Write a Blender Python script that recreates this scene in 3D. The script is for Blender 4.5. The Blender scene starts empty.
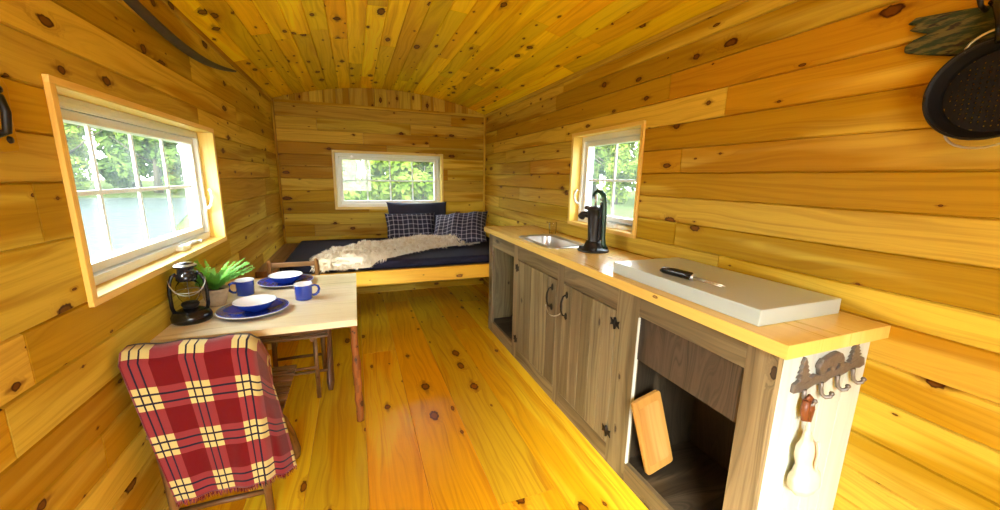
import bpy, math, random
from mathutils import Vector, Matrix, noise
R = random.Random(7)
PI = math.pi
sc = bpy.context.scene
col = sc.collection
# ------------------------------------------------------------------ camera, world, sun, exposure
cd = bpy.data.cameras.new('camera'); cam = bpy.data.objects.new('camera', cd); col.objects.link(cam)
cd.sensor_width = 36; cd.lens = 36*380.51/1000; cd.clip_start = .02; cd.clip_end = 300
YAW, PIT, ROL, EYE = .3624, .1984, .0185, 1.35
c_, s_ = math.cos, math.sin
A = Matrix(((c_(YAW), -s_(YAW), 0), (s_(YAW), c_(YAW), 0), (0, 0, 1)))
B = Matrix(((1, 0, 0), (0, c_(PIT), -s_(PIT)), (0, s_(PIT), c_(PIT))))
D = Matrix(((c_(ROL), 0, s_(ROL)), (0, 1, 0), (-s_(ROL), 0, c_(ROL))))
M = D @ B @ A
rot = Matrix((M[0], M[2], -M[1])).transposed()
cam.matrix_world = Matrix.Translation((0, 0, EYE)) @ rot.to_4x4()
sc.camera = cam

w = bpy.data.worlds.new('daylight'); sc.world = w; w.use_nodes = True
wn = w.node_tree; wn.nodes.clear()
wo = wn.nodes.new('ShaderNodeOutputWorld'); bg = wn.nodes.new('ShaderNodeBackground')
tc = wn.nodes.new('ShaderNodeTexCoord'); sep = wn.nodes.new('ShaderNodeSeparateXYZ')
rp = wn.nodes.new('ShaderNodeValToRGB')
rp.color_ramp.elements[0].position = 0.0; rp.color_ramp.elements[0].color = (1.0, 1.0, .96, 1)
rp.color_ramp.elements[1].position = .6; rp.color_ramp.elements[1].color = (.70, .78, .86, 1)
wn.links.new(tc.outputs['Generated'], sep.inputs[0]); wn.links.new(sep.outputs['Z'], rp.inputs[0])
wn.links.new(rp.outputs[0], bg.inputs[0]); bg.inputs[1].default_value = 20.0
wn.links.new(bg.outputs[0], wo.inputs[0])
sd = bpy.data.lights.new('sun', 'SUN'); sd.energy = 11; sd.angle = .35; sd.color = (1, .95, .85)
sun = bpy.data.objects.new('sun', sd); col.objects.link(sun)
sun.rotation_euler = Vector((-.55, -.95, .62)).to_track_quat('Z', 'Y').to_euler()

sc.view_settings.view_transform = 'Standard'; sc.view_settings.look = 'None'
sc.view_settings.exposure = -0.22; sc.view_settings.gamma = 1.0; sc.view_settings.use_curve_mapping = False
sc.cycles.use_denoising = True
sc.cycles.max_bounces = 12; sc.cycles.diffuse_bounces = 8; sc.cycles.glossy_bounces = 4
sc.cycles.transparent_max_bounces = 24; sc.cycles.transmission_bounces = 6
sc.cycles.caustics_reflective = False; sc.cycles.caustics_refractive = False
sc.cycles.sample_clamp_indirect = 6

# ------------------------------------------------------------------ room numbers (metres)
XL, XR, YB, YF, ZS, ZA = -.737, 1.508, 4.56, -1.15, 2.09, 2.275
HALF = (XR-XL)/2; SAG = ZA-ZS; RAD = (HALF*HALF+SAG*SAG)/(2*SAG); XC = (XL+XR)/2; ZC = ZA-RAD
AMAX = math.asin(HALF/RAD)
TZ = .74     # table top
WT = .933    # worktop top

# ------------------------------------------------------------------ materials
class NT:
    def __init__(s, name):
        s.m = bpy.data.materials.new(name); s.m.use_nodes = True; s.t = s.m.node_tree; s.t.nodes.clear()
        s.out = s.n('ShaderNodeOutputMaterial')
    def n(s, k, **kw):
        x = s.t.nodes.new(k)
        for a, b in kw.items(): setattr(x, a, b)
        return x
    def inp(s, node, i, v):
        if v is None: return
        if hasattr(v, 'is_output') or isinstance(v, bpy.types.NodeSocket): s.t.links.new(v, node.inputs[i])
        else: node.inputs[i].default_value = v
    def math(s, op, a, b=None, c=None, clamp=False):
        x = s.n('ShaderNodeMath', operation=op, use_clamp=clamp)
        s.inp(x, 0, a); s.inp(x, 1, b); s.inp(x, 2, c); return x.outputs[0]
    def mix(s, f, a, b, mode='MIX'):
        x = s.n('ShaderNodeMix', data_type='RGBA', blend_type=mode)
        s.inp(x, 0, f); s.inp(x, 6, a if not isinstance(a, tuple) else (*a, 1)); s.inp(x, 7, b if not isinstance(b, tuple) else (*b, 1))
        return x.outputs[2]
    def ramp(s, f, lo, hi):
        x = s.n('ShaderNodeMapRange', interpolation_type='SMOOTHSTEP'); s.inp(x, 0, f); s.inp(x, 1, lo); s.inp(x, 2, hi); return x.outputs[0]
    def xyz(s, x, y, z):
        c = s.n('ShaderNodeCombineXYZ'); s.inp(c, 0, x); s.inp(c, 1, y); s.inp(c, 2, z); return c.outputs[0]
    def noise(s, v, scale=1.0, detail=2.0, rough=.5, dist=0.0):
        x = s.n('ShaderNodeTexNoise'); s.inp(x, 'Vector', v); x.inputs['Scale'].default_value = scale
        x.inputs['Detail'].default_value = detail; x.inputs['Roughness'].default_value = rough; x.inputs['Distortion'].default_value = dist
        return x.outputs[0]
    def bsdf(s, color, rough=.5, metal=0.0, bump=None, bs=.3, bd=.002, spec=.5, **kw):
        b = s.n('ShaderNodeBsdfPrincipled')
        s.inp(b, 'Base Color', (*color, 1) if isinstance(color, tuple) else color)
        s.inp(b, 'Roughness', rough); s.inp(b, 'Metallic', metal); s.inp(b, 'Specular IOR Level', spec)
        for k, v in kw.items(): s.inp(b, k.replace('_', ' '), v)
        if bump is not None:
            q = s.n('ShaderNodeBump'); q.inputs['Strength'].default_value = bs; q.inputs['Distance'].default_value = bd
            s.inp(q, 'Height', bump); s.t.links.new(q.outputs[0], b.inputs['Normal'])
        s.t.links.new(b.outputs[0], s.out.inputs[0]); return b
    def uv(s):
        u = s.n('ShaderNodeUVMap'); u.uv_map = 'UVMap'; q = s.n('ShaderNodeSeparateXYZ'); s.t.links.new(u.outputs[0], q.inputs[0])
        return q.outputs[0], q.outputs[1]
    def attr(s, name):
        a = s.n('ShaderNodeAttribute'); a.attribute_name = name; return a.outputs['Fac']

def wood(name,  light, mid, dark, knot=(.09, .02, .004), knots=.45, kscale=4.5, ksize=.055, rough=.4, tone=.35, grain=.5, sap=.9, bump=.25, spec=.5, coat=0.0, plug=1.0, bendk=9):
    g = NT(name); u, v = g.uv(); t = g.attr('tone')
    tz = g.math('MULTIPLY', t, 37.0)
    # knots: one cell in a few carries an ellipse with dark streaks running off along the grain
    vo = g.n('ShaderNodeTexVoronoi', voronoi_dimensions='2D', feature='F1')
    px_ = g.math('MULTIPLY', u, kscale*.8); py_ = g.math('MULTIPLY', v, kscale)
    g.inp(vo, 'Vector', g.xyz(px_, py_, 0.0)); vo.inputs['Scale'].default_value = 1.0
    sc_ = g.n('ShaderNodeSeparateColor'); g.t.links.new(vo.outputs['Color'], sc_.inputs[0])
    sp_ = g.n('ShaderNodeSeparateXYZ'); g.t.links.new(vo.outputs['Position'], sp_.inputs[0])
    on = g.math('LESS_THAN', sc_.outputs[0], knots)
    size = g.math('MULTIPLY_ADD', g.math('POWER', sc_.outputs[1], 2.2), ksize*1.5, ksize*.35)
    asp = g.math('MULTIPLY_ADD', sc_.outputs[2], .6, .45)
    wob = g.noise(g.xyz(g.math('MULTIPLY', u, 70), g.math('MULTIPLY', v, 70), tz), 1, 1)
    du = g.math('MULTIPLY', g.math('SUBTRACT', px_, sp_.outputs[0]), asp); dv = g.math('SUBTRACT', py_, sp_.outputs[1])
    dd = g.math('SQRT', g.math('ADD', g.math('MULTIPLY', du, du), g.math('MULTIPLY', dv, dv)))
    dd = g.math('MULTIPLY', dd, g.math('MULTIPLY_ADD', wob, .7, .65))
    rel = g.math('DIVIDE', dd, size)
    core = g.math('MULTIPLY', g.math('SUBTRACT', 1.0, g.ramp(rel, .8, 1.1)), on)
    halo = g.math('MULTIPLY', g.math('SUBTRACT', 1.0, g.ramp(rel, .6, 2.6)), on)
    rim = g.math('MULTIPLY', core, g.ramp(rel, .45, .9))
    s1 = g.math('SUBTRACT', 1.0, g.ramp(g.math('DIVIDE', g.math('ABSOLUTE', dv), size), .1, .8))
    s2 = g.math('SUBTRACT', 1.0, g.ramp(g.math('DIVIDE', g.math('ABSOLUTE', du), size), .8, 3.6))
    streak = g.math('MULTIPLY', g.math('MULTIPLY', s1, s2), g.math('MULTIPLY', on, g.math('GREATER_THAN', sc_.outputs[2], .45)))
    # grain
    bend = g.noise(g.xyz(g.math('MULTIPLY', u, 1.1), g.math('MULTIPLY', v, 7), tz), 1, 2)
    gv = g.math('ADD', g.math('ADD', g.math('MULTIPLY', v, 55), g.math('MULTIPLY', bend, bendk)), g.math('MULTIPLY', halo, 2.2))
    g1 = g.noise(g.xyz(g.math('MULTIPLY', u, 1.3), gv, tz), 1, 3, .6)
    fine = g.noise(g.xyz(g.math('MULTIPLY', u, 9), g.math('MULTIPLY', v, 420), tz), 1, 2)
    big = g.noise(g.xyz(g.math('MULTIPLY', u, .7), g.math('MULTIPLY', v, 7), tz), 1, 2)
    big = g.math('MULTIPLY_ADD', g.math('SUBTRACT', .5, g.math('FRACT', g.math('MULTIPLY', t, 5.7))), .30, big)
    c = g.mix(g.ramp(big, .44, .54), mid, light)
    c = g.mix(1-sap, c, g.mix(.5, light, mid))
    gr = g.math('MULTIPLY', g.ramp(g1, .38, .80), grain)
    c = g.mix(gr, c, dark)
    c = g.mix(g.math('MULTIPLY', g.ramp(fine, .5, .8), grain*.3), c, dark)
    hs = g.n('ShaderNodeHueSaturation')
    g.inp(hs, 'Value', g.math('MULTIPLY_ADD', t, tone, 1-tone/2)); g.inp(hs, 'Hue', g.math('MULTIPLY_ADD', g.math('FRACT', g.math('MULTIPLY', t, 7.3)), .018, .491))
    g.inp(hs, 'Color', c); c = hs.outputs[0]
    c = g.mix(g.math('MULTIPLY', halo, .35), c, dark)
    c = g.mix(g.math('MULTIPLY', streak, .65*plug), c, tuple(a*.5+b*.5 for a, b in zip(knot, dark)))
    c = g.mix(g.math('MULTIPLY', core, .9*plug), c, tuple(a*.6+b*.4 for a, b in zip(knot, dark)))
    c = g.mix(g.math('MULTIPLY', rim, plug), c, tuple(a*.45 for a in knot))
    hgt = g.math('ADD', g.math('MULTIPLY', g1, .6), fine)
    g.bsdf(c, g.math('MULTIPLY_ADD', g1, .2, rough-.1), bump=hgt, bs=bump, bd=.0006, spec=spec, Coat_Weight=coat, Coat_Roughness=.18)
    return g.m

def plain(name, color, rough=.5, metal=0.0, var=.12, scale=30, bump=0.0, bd=.002, spec=.5, **kw):
    g = NT(name); t = g.n('ShaderNodeTexCoord'); nz = g.noise(t.outputs['Object'], scale, 3)
    c = g.mix(nz, tuple(a*(1-var) for a in color), tuple(min(1, a*(1+var)) for a in color))
    g.bsdf(c, rough, metal, bump=nz if bump else None, bs=bump, bd=bd, spec=spec, **kw); return g.m

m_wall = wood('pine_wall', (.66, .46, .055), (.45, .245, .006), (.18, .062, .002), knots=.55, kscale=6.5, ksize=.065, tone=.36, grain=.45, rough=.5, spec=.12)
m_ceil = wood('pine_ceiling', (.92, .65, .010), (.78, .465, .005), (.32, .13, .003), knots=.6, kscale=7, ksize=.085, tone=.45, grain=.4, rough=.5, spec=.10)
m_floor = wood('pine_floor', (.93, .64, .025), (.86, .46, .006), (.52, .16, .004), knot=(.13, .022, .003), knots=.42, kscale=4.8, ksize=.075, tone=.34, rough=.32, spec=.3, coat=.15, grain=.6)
m_pine = wood('pine_joinery', (.88, .68, .20), (.80, .56, .12), (.58, .34, .05), knots=.10, kscale=5, ksize=.04, tone=.15, rough=.38, grain=.4)
m_top = wood('pine_worktop', (.88, .66, .22), (.80, .56, .14), (.60, .36, .06), knots=.06, kscale=6, ksize=.03, tone=.1, rough=.3, grain=.35, coat=.25)
m_tab = wood('pine_table', (.88, .82, .58), (.82, .74, .46), (.66, .50, .22), knots=.04, kscale=6, ksize=.03, tone=.1, rough=.3, grain=.35, coat=.25)
m_bed = wood('pine_bed', (.90, .56, .07), (.84, .46, .035), (.55, .25, .01), knots=.8, kscale=6, ksize=.055, tone=.1, rough=.4)
m_grey = wood('stained_pine', (.28, .225, .115), (.17, .13, .062), (.045, .032, .015), knot=(.03, .018, .01), knots=.35, kscale=5, ksize=.05, tone=.3, rough=.5, grain=.75)
m_pale = wood('daylit_stained_pine', (.58, .65, .61), (.51, .57, .53), (.40, .43, .38), knot=(.3, .25, .18), knots=.05, tone=.12, rough=.45, grain=.5)  # grey stain painted pale, daylight on the end panel put into the colour
m_ply = wood('dark_plywood_bay_shade', (.075, .056, .034), (.03, .021, .012), (.008, .005, .003), knots=.0, tone=.05, rough=.5, grain=1.0, sap=1, bendk=34)  # dark plywood, deepened to hold the shade inside the open bays
m_twig = wood('branch_wood', (.50, .20, .05), (.34, .12, .025), (.08, .028, .008), knot=(.03, .012, .006), knots=.7, kscale=16, ksize=.1, tone=.3, rough=.4, grain=.9)
m_chair = wood('chair_wood', (.26, .125, .04), (.17, .075, .022), (.045, .018, .006), knots=.3, kscale=12, ksize=.07, tone=.35, rough=.4, grain=.9)
m_bamboo = wood('bamboo_board', (.55, .32, .09), (.43, .22, .05), (.28, .11, .02), knots=0, tone=.2, rough=.4, grain=.5)
m_vinyl = plain('white_vinyl', (.80, .83, .80), .35, var=.02)
m_black = plain('black_cast_iron', (.006, .006, .009), .42, 0, scale=60, bump=.2, bd=.001)
m_iron = plain('black_iron', (.015, .013, .012), .45, .5, scale=80, bump=.3, bd=.001)
m_blackp = plain('black_enamel', (.008, .008, .010), .18, 0, var=.02)
m_pan = plain('seasoned_iron', (.006, .005, .005), .55, 0, var=.2, spec=.25)
m_green = plain('dark_green_enamel', (.010, .045, .025), .3, 0)
m_pewter = plain('antique_pewter', (.20, .18, .165), .45, .6, var=.35, scale=90, bump=.5, bd=.002)
m_steel = plain('brushed_steel', (.62, .62, .60), .28, .9, var=.06, scale=12)
m_lid = plain('grey_metal_lid', (.56, .67, .66), .28, .2, var=.06, scale=4)
m_blue = plain('blue_enamel', (.015, .045, .34), .12, 0, var=.08, Coat_Weight=.6)
m_white = plain('white_enamel', (.80, .84, .88), .15, 0, var=.02)
m_navy2 = plain('slate_navy_cloth', (.035, .037, .065), .85, 0, var=.25, scale=14, bump=.3, bd=.004, spec=.2)
m_navy = plain('navy_cloth', (.012, .013, .032), .85, 0, var=.3, scale=40, bump=.3, bd=.003, spec=.2)
m_pot = plain('pale_clay_pot', (.50, .38, .24), .7, 0, var=.25, scale=60, bump=.3)
m_soil = plain('potting_soil', (.03, .02, .012), .95, 0, var=.5, scale=200)
m_fern = plain('fern_green', (.16, .46, .05), .5, 0, var=.5, scale=12)
m_leather = plain('brown_leather', (.16, .045, .012), .45, 0, var=.25)
m_canvas = plain('cream_canvas', (.62, .57, .44), .75, 0, var=.08, scale=20, bump=.3)
m_wool = plain('hide_backing', (.88, .84, .70), .9, 0, var=.08, scale=18, spec=.1)
m_bark = plain('grey_stick_wood', (.055, .042, .028), .55, 0, var=.5, scale=25, bump=.4)
m_wire = plain('bright_wire', (.6, .58, .5), .3, .9)
m_mesh = None

g = NT('window_glass')
tr = g.n('ShaderNodeBsdfTransparent'); tr.inputs[0].default_value = (.97, .99, .98, 1)
gl = g.n('ShaderNodeBsdfGlossy'); gl.inputs['Roughness'].default_value = .02
mx = g.n('ShaderNodeMixShader'); mx.inputs[0].default_value = .03; g.t.links.new(tr.outputs[0], mx.inputs[1]); g.t.links.new(gl.outputs[0], mx.inputs[2])
g.t.links.new(mx.outputs[0], g.out.inputs[0]); m_glass = g.m
g = NT('haze_screen')  # translucent sheet added for the milky haze over the view
tr = g.n('ShaderNodeBsdfTransparent'); tr.inputs[0].default_value = (1, 1, 1, 1)
df = g.n('ShaderNodeBsdfTranslucent'); df.inputs[0].default_value = (.55, .66, .66, 1)
mx = g.n('ShaderNodeMixShader'); mx.inputs[0].default_value = .03; g.t.links.new(tr.outputs[0], mx.inputs[1]); g.t.links.new(df.outputs[0], mx.inputs[2])
g.t.links.new(mx.outputs[0], g.out.inputs[0]); m_screen = g.m
g = NT('clear_glass'); g.bsdf((.95, .97, .95), .03, Transmission_Weight=1.0, IOR=1.12); m_clear = g.m

def band(g, x, per, off, w_):
    p = g.math('FRACT', g.math('ADD', g.math('DIVIDE', x, per), off))
    return g.math('MULTIPLY', g.math('GREATER_THAN', p, 0.0), g.math('LESS_THAN', p, w_)), p
g = NT('red_plaid_wool'); u, v = g.uv()
bu, pu = band(g, u, .160, -.04, .47); bv, pv = band(g, v, .178, -.655, .46)
both = g.math('MULTIPLY', bu, bv); any_ = g.math('MAXIMUM', bu, bv)
c = g.mix(any_, (.15, .003, .006), (.27, .035, .040)); c = g.mix(both, c, (.66, .56, .22))
def line(p, a, wd): return g.math('LESS_THAN', g.math('ABSOLUTE', g.math('SUBTRACT', p, a)), wd)
ln = g.math('MAXIMUM', g.math('MAXIMUM', line(pu, .13, .017), line(pu, .29, .017)), g.math('MAXIMUM', line(pv, .15, .02), line(pv, .33, .02)))
c = g.mix(ln, c, (.012, .010, .028))
wv = g.noise(g.xyz(g.math('MULTIPLY', u, 500), g.math('MULTIPLY', v, 500), 0.0), 1, 1)
c = g.mix(.25, c, g.mix(1.0, c, g.mix(wv, (.5, .5, .5), (1, 1, 1)), 'MULTIPLY'))
g.bsdf(c, .9, bump=wv, bs=.5, bd=.002, spec=.15, Sheen_Weight=.2); m_plaid = g.m
g = NT('navy_plaid_cloth'); u, v = g.uv()
p1 = g.math('FRACT', g.math('DIVIDE', u, .052)); p2 = g.math('FRACT', g.math('DIVIDE', v, .052))
ln = g.math('ADD', line(p1, .5, .09), line(p2, .5, .09)); c = g.mix(g.math('MULTIPLY', ln, .5), (.022, .024, .05), (.42, .42, .52))
g.bsdf(c, .85, spec=.2); m_navyplaid = g.m
g = NT('painted_bark'); t = g.n('ShaderNodeTexCoord')
mp = g.n('ShaderNodeMapping'); mp.inputs['Scale'].default_value = (1, 2, 9); g.t.links.new(t.outputs['Object'], mp.inputs[0])
nz = g.noise(mp.outputs[0], 9, 4, .6); c = g.mix(g.ramp(nz, .42, .6), (.012, .03, .012), (.12, .10, .03))
c = g.mix(g.ramp(g.noise(mp.outputs[0], 16, 3), .55, .66), c, (.02, .012, .008))
g.bsdf(c, .7, bump=nz, bs=.6, bd=.008); m_slab = g.m
def leafmat(name, a, b, trans=.35, scale=1.5):
    g = NT(name); t = g.n('ShaderNodeTexCoord'); nz = g.noise(t.outputs['Object'], scale, 3)
    c = g.mix(g.ramp(nz, .35, .65), a, b)
    d = g.n('ShaderNodeBsdfDiffuse'); tl = g.n('ShaderNodeBsdfTranslucent'); g.t.links.new(c, d.inputs[0]); g.t.links.new(c, tl.inputs[0])
    mx = g.n('ShaderNodeMixShader'); mx.inputs[0].default_value = trans
    g.t.links.new(d.outputs[0], mx.inputs[1]); g.t.links.new(tl.outputs[0], mx.inputs[2]); g.t.links.new(mx.outputs[0], g.out.inputs[0]); return g.m
g = NT('cream_wool'); c = g.mix(g.attr('tone'), (.62, .50, .30), (.97, .95, .86))
d = g.n('ShaderNodeBsdfDiffuse'); tl = g.n('ShaderNodeBsdfTranslucent'); g.t.links.new(c, d.inputs[0]); g.t.links.new(c, tl.inputs[0])
mx = g.n('ShaderNodeMixShader'); mx.inputs[0].default_value = .35; g.t.links.new(d.outputs[0], mx.inputs[1]); g.t.links.new(tl.outputs[0], mx.inputs[2]); g.t.links.new(mx.outputs[0], g.out.inputs[0]); m_fur = g.m
m_leaf = leafmat('tree_leaves', (.06, .12, .02), (.15, .22, .045))
m_leaf2 = leafmat('bright_tree_leaves', (.10, .16, .02), (.22, .29, .05))
m_grass = leafmat('lawn_grass', (.05, .068, .022), (.075, .09, .035), 0)
m_bounce = plain('bounce_gravel', (.50, .47, .40), .95, 0, var=.3, scale=20)  # for the added pad that throws sunlight up to the ceiling
m_trunk = plain('tree_bark', (.06, .045, .03), .9, 0, var=.4, scale=8)
g = NT('lake_water'); t = g.n('ShaderNodeTexCoord'); mp = g.n('ShaderNodeMapping'); mp.inputs['Scale'].default_value = (.22, 1.5, 1); g.t.links.new(t.outputs['Object'], mp.inputs[0])
nz = g.noise(mp.outputs[0], 1.4, 4, .6)
g.bsdf((.030, .040, .036), .45, bump=nz, bs=1.0, bd=.3, spec=.05); m_water = g.m

# ------------------------------------------------------------------ mesh builder
class MB:
    def __init__(s): s.v = []; s.f = []; s.uv = []; s.t = []; s.sm = []
    def face(s, pts, uvs, tone=.5, smooth=False):
        b = len(s.v); s.v += [tuple(p) for p in pts]; s.f.append(tuple(range(b, b+len(pts)))); s.uv += uvs; s.t += [tone]*len(pts); s.sm.append(smooth)
    def box(s, x0, x1, y0, y1, z0, z1, grain='y', off=None, tone=None, mat=None):
        if off is None: off = (R.random()*20, R.random()*20)
        if tone is None: tone = R.random()
        P = [Vector((x, y, z)) for x in (x0, x1) for y in (y0, y1) for z in (z0, z1)]
        gi = 'xyz'.index(grain)
        for ids, n in (((0, 1, 3, 2), 0), ((4, 6, 7, 5), 0), ((0, 4, 5, 1), 1), ((2, 3, 7, 6), 1), ((0, 2, 6, 4), 2), ((1, 5, 7, 3), 2)):
            oth = [a for a in (0, 1, 2) if a != gi and a != n]
            vi = oth[0]; ui = gi if n != gi else oth[-1]
            pts = [P[i] for i in ids]; uvs = [(p[ui]+off[0], p[vi]+off[1]) for p in pts]
            if mat: pts = [mat @ p for p in pts]
            s.face(pts, uvs, tone)
        return s
    def grid(s, fn, nu, nv, closeu=False, smooth=True, uvf=None, tone=.5):
        b = len(s.v)
        P = [[Vector(fn(i/nu, j/nv)) for i in range(nu+1)] for j in range(nv+1)]
        for row in P: s.v += [tuple(p) for p in row]
        for j in range(nv):
            for i in range(nu):
                a = b+j*(nu+1)+i
                s.f.append((a, a+1, a+nu+2, a+nu+1)); s.sm.append(smooth)
                for (q, r) in ((i, j), (i+1, j), (i+1, j+1), (i, j+1)):
                    s.uv.append(uvf(q/nu, r/nv) if uvf else (q/nu, r/nv)); s.t.append(tone)
        return s
    def tube(s, pts, rad, n=10, caps=True, tone=None, flat=1.0):
        pts = [Vector(p) for p in pts]; tone = R.random() if tone is None else tone
        if not hasattr(rad, '__len__'): rad = [rad]*len(pts)
        off = (R.random()*9, R.random()*9)
        b = len(s.v); L = 0; Ls = []
        up = None
        for i, p in enumerate(pts):
            t = (pts[min(i+1, len(pts)-1)]-pts[max(i-1, 0)]).normalized()
            if up is None: up = t.orthogonal().normalized()
            up = (up-t*up.dot(t)).normalized(); sd = t.cross(up)
            if i: L += (p-pts[i-1]).length
            Ls.append(L)
            for k in range(n):
                a = 2*PI*k/n; s.v.append(tuple(p+(up*math.cos(a)+sd*math.sin(a)*flat)*rad[i]))
        for i in range(len(pts)-1):
            for k in range(n):
                k2 = (k+1) % n; s.f.append((b+i*n+k, b+i*n+k2, b+(i+1)*n+k2, b+(i+1)*n+k)); s.sm.append(True)
                r_ = rad[i]*2*PI/n
                s.uv += [(Ls[i]+off[0], k*r_+off[1]), (Ls[i]+off[0], (k+1)*r_+off[1]), (Ls[i+1]+off[0], (k+1)*r_+off[1]), (Ls[i+1]+off[0], k*r_+off[1])]; s.t += [tone]*4
        if caps:
            for e, o in ((0, 1), (len(pts)-1, 0)):
                ids = [b+e*n+k for k in range(n)]
                if o: ids.reverse()
                s.f.append(tuple(ids)); s.sm.append(False); s.uv += [(off[0], off[1]+.01*k) for k in range(n)]; s.t += [tone]*n
        return s
    def lathe(s, prof, at=(0, 0, 0), n=32, axis=None, sx=1.0, sy=1.0):
        m = Matrix.Translation(at) @ (Vector(axis).to_track_quat('Z', 'Y').to_matrix().to_4x4() if axis else Matrix())
        b = len(s.v)
        for (r, z) in prof:
            for k in range(n):
                a = 2*PI*k/n; s.v.append(tuple(m @ Vector((r*math.cos(a)*sx, r*math.sin(a)*sy, z))))
        for i in range(len(prof)-1):
            for k in range(n):
                k2 = (k+1) % n; s.f.append((b+i*n+k, b+i*n+k2, b+(i+1)*n+k2, b+(i+1)*n+k)); s.sm.append(True)
                s.uv += [(k/n, prof[i][1]), ((k+1)/n, prof[i][1]), ((k+1)/n, prof[i+1][1]), (k/n, prof[i+1][1])]; s.t += [.5]*4
        return s
    def prism(s, poly, fn, d0, d1):      # outline [(a,b)] -> fn(a,b,d)
        n = len(poly); f0 = [Vector(fn(a, b, d0)) for a, b in poly]; f1 = [Vector(fn(a, b, d1)) for a, b in poly]
        s.face(f0, [(a, b) for a, b in poly]); s.face(f1[::-1], [(a, b) for a, b in poly][::-1])
        for i in range(n):
            j = (i+1) % n; s.face([f0[j], f0[i], f1[i], f1[j]], [(0, 0), (.1, 0), (.1, .1), (0, .1)])
        return s
    def build(s, name, mat, parent=None, loc=None, bevel=0, merge=False, solid=0, sub=0):
        me = bpy.data.meshes.new(name); me.from_pydata(s.v, [], s.f); me.update()
        ul = me.uv_layers.new(name='UVMap'); ul.data.foreach_set('uv', [x for p in s.uv for x in p])
        at = me.color_attributes.new('tone', 'FLOAT_COLOR', 'CORNER'); at.data.foreach_set('color', [x for t in s.t for x in (t, t, t, 1)])
        me.polygons.foreach_set('use_smooth', s.sm); me.materials.append(mat)
        o = bpy.data.objects.new(name, me); col.objects.link(o)
        if loc is not None:
            me.transform(Matrix.Translation(-Vector(loc))); o.location = loc
        if parent: o.parent = parent; 
        if parent and parent.type == 'EMPTY' and s.__dict__.get('world'):
            me.transform(parent.matrix_basis.inverted())
        if merge or bevel or sub:
            import bmesh
            bm = bmesh.new(); bm.from_mesh(me); bmesh.ops.remove_doubles(bm, verts=bm.verts, dist=1e-5); bm.to_mesh(me); bm.free()
        if solid:
            q = o.modifiers.new('solid', 'SOLIDIFY'); q.thickness = solid; q.offset = 0
        if bevel:
            q = o.modifiers.new('bevel', 'BEVEL'); q.width = bevel; q.segments = 2; q.limit_method = 'ANGLE'; q.angle_limit = 1.0
        if sub:
            q = o.modifiers.new('sub', 'SUBSURF'); q.levels = sub; q.render_levels = sub
        return o
def W():                # a builder whose coordinates are world coordinates under an unrotated root
    m = MB(); m.world = True; return m
def tag(o, label=None, cat=None, group=None, kind=None):
    if label: o['label'] = label
    if cat: o['category'] = cat
    if group: o['group'] = group
    if kind: o['kind'] = kind
    return o
def empty(name, loc=(0, 0, 0), rz=0, label=None, cat=None, group=None, kind=None):
    o = bpy.data.objects.new(name, None); col.objects.link(o); o.location = loc; o.rotation_euler = (0, 0, rz); o.empty_display_size = .05
    o.matrix_basis = Matrix.Translation(loc) @ Matrix.Rotation(rz, 4, 'Z')
    return tag(o, label, cat, group, kind)
def copy_tree(o, parent=None):
    c = o.copy(); col.objects.link(c); c.parent = parent
    for ch in list(o.children): copy_tree(ch, c)
    return c
def arc_z(x): return ZC+math.sqrt(RAD*RAD-(x-XC)**2)

# ------------------------------------------------------------------ boarded surfaces
def boards(mb, fn, u0, u1, vj, holes=(), lmin=1.2, lmax=2.8, gv=.0045, gu=.0022, dep=.008, vtop=None):
    """courses of boards between the joints vj, laid along u; fn(u, v, depth) gives the point"""
    for a, b in zip(vj[:-1], vj[1:]):
        u = u0; cuts = [u0]; u = u0+R.uniform(.3, lmax)
        while u < u1-.35: cuts.append(u); u += R.uniform(lmin, lmax)
        cuts.append(u1)
        for p, q in zip(cuts[:-1], cuts[1:]):
            off = (R.random()*30, R.random()*30); tone = R.random()
            us = {p, p+gu, q-gu, q}; vs = {a, a+gv, b-gv, b}
            if q-p > .5:
                k = int((q-p)/.4)
                for i in range(1, k): us.add(p+(q-p)*i/k)
            for h in holes:
                for x in h[:2]:
                    if p < x < q: us.add(x)
                for x in h[2:]:
                    if a < x < b: vs.add(x)
            us = sorted(us); vs = sorted(vs)
            def dp(x, y): return 0.0 if (x <= u0+1e-6 or x >= u1-1e-6 or y <= vj[0]+1e-6 or y >= vj[-1]-1e-6) else dep if (x <= p+1e-6 or x >= q-1e-6 or y <= a+1e-6 or y >= b-1e-6) else 0.0
            for x0, x1 in zip(us[:-1], us[1:]):
                for y0, y1 in zip(vs[:-1], vs[1:]):
                    cx, cy = (x0+x1)/2, (y0+y1)/2
                    if any(h[0] < cx < h[1] and h[2] < cy < h[3] for h in holes): continue
                    mb.face([fn(x, y, dp(x, y)) for x, y in ((x0, y0), (x1, y0), (x1, y1), (x0, y1))], [(x+off[0], y+off[1]) for x, y in ((x0, y0), (x1, y0), (x1, y1), (x0, y1))], tone)
def back(mb, fn, u0, u1, v0, v1, holes=(), th=.11, nu=1, nv=1):
    us = {u0+(u1-u0)*i/nu for i in range(nu+1)}; vs = {v0+(v1-v0)*i/nv for i in range(nv+1)}
    for h in holes: us |= set(h[:2]); vs |= set(h[2:])
    us = sorted(x for x in us if u0 <= x <= u1); vs = sorted(x for x in vs if v0 <= x <= v1)
    for x0, x1 in zip(us[:-1], us[1:]):
        for y0, y1 in zip(vs[:-1], vs[1:]):
            cx, cy = (x0+x1)/2, (y0+y1)/2
            if any(h[0] < cx < h[1] and h[2] < cy < h[3] for h in holes): continue
            mb.face([fn(x, y, th) for x, y in ((x0, y0), (x0, y1), (x1, y1), (x1, y0))], [(x, y) for x, y in ((x0, y0), (x0, y1), (x1, y1), (x1, y0))], .5)

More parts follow.
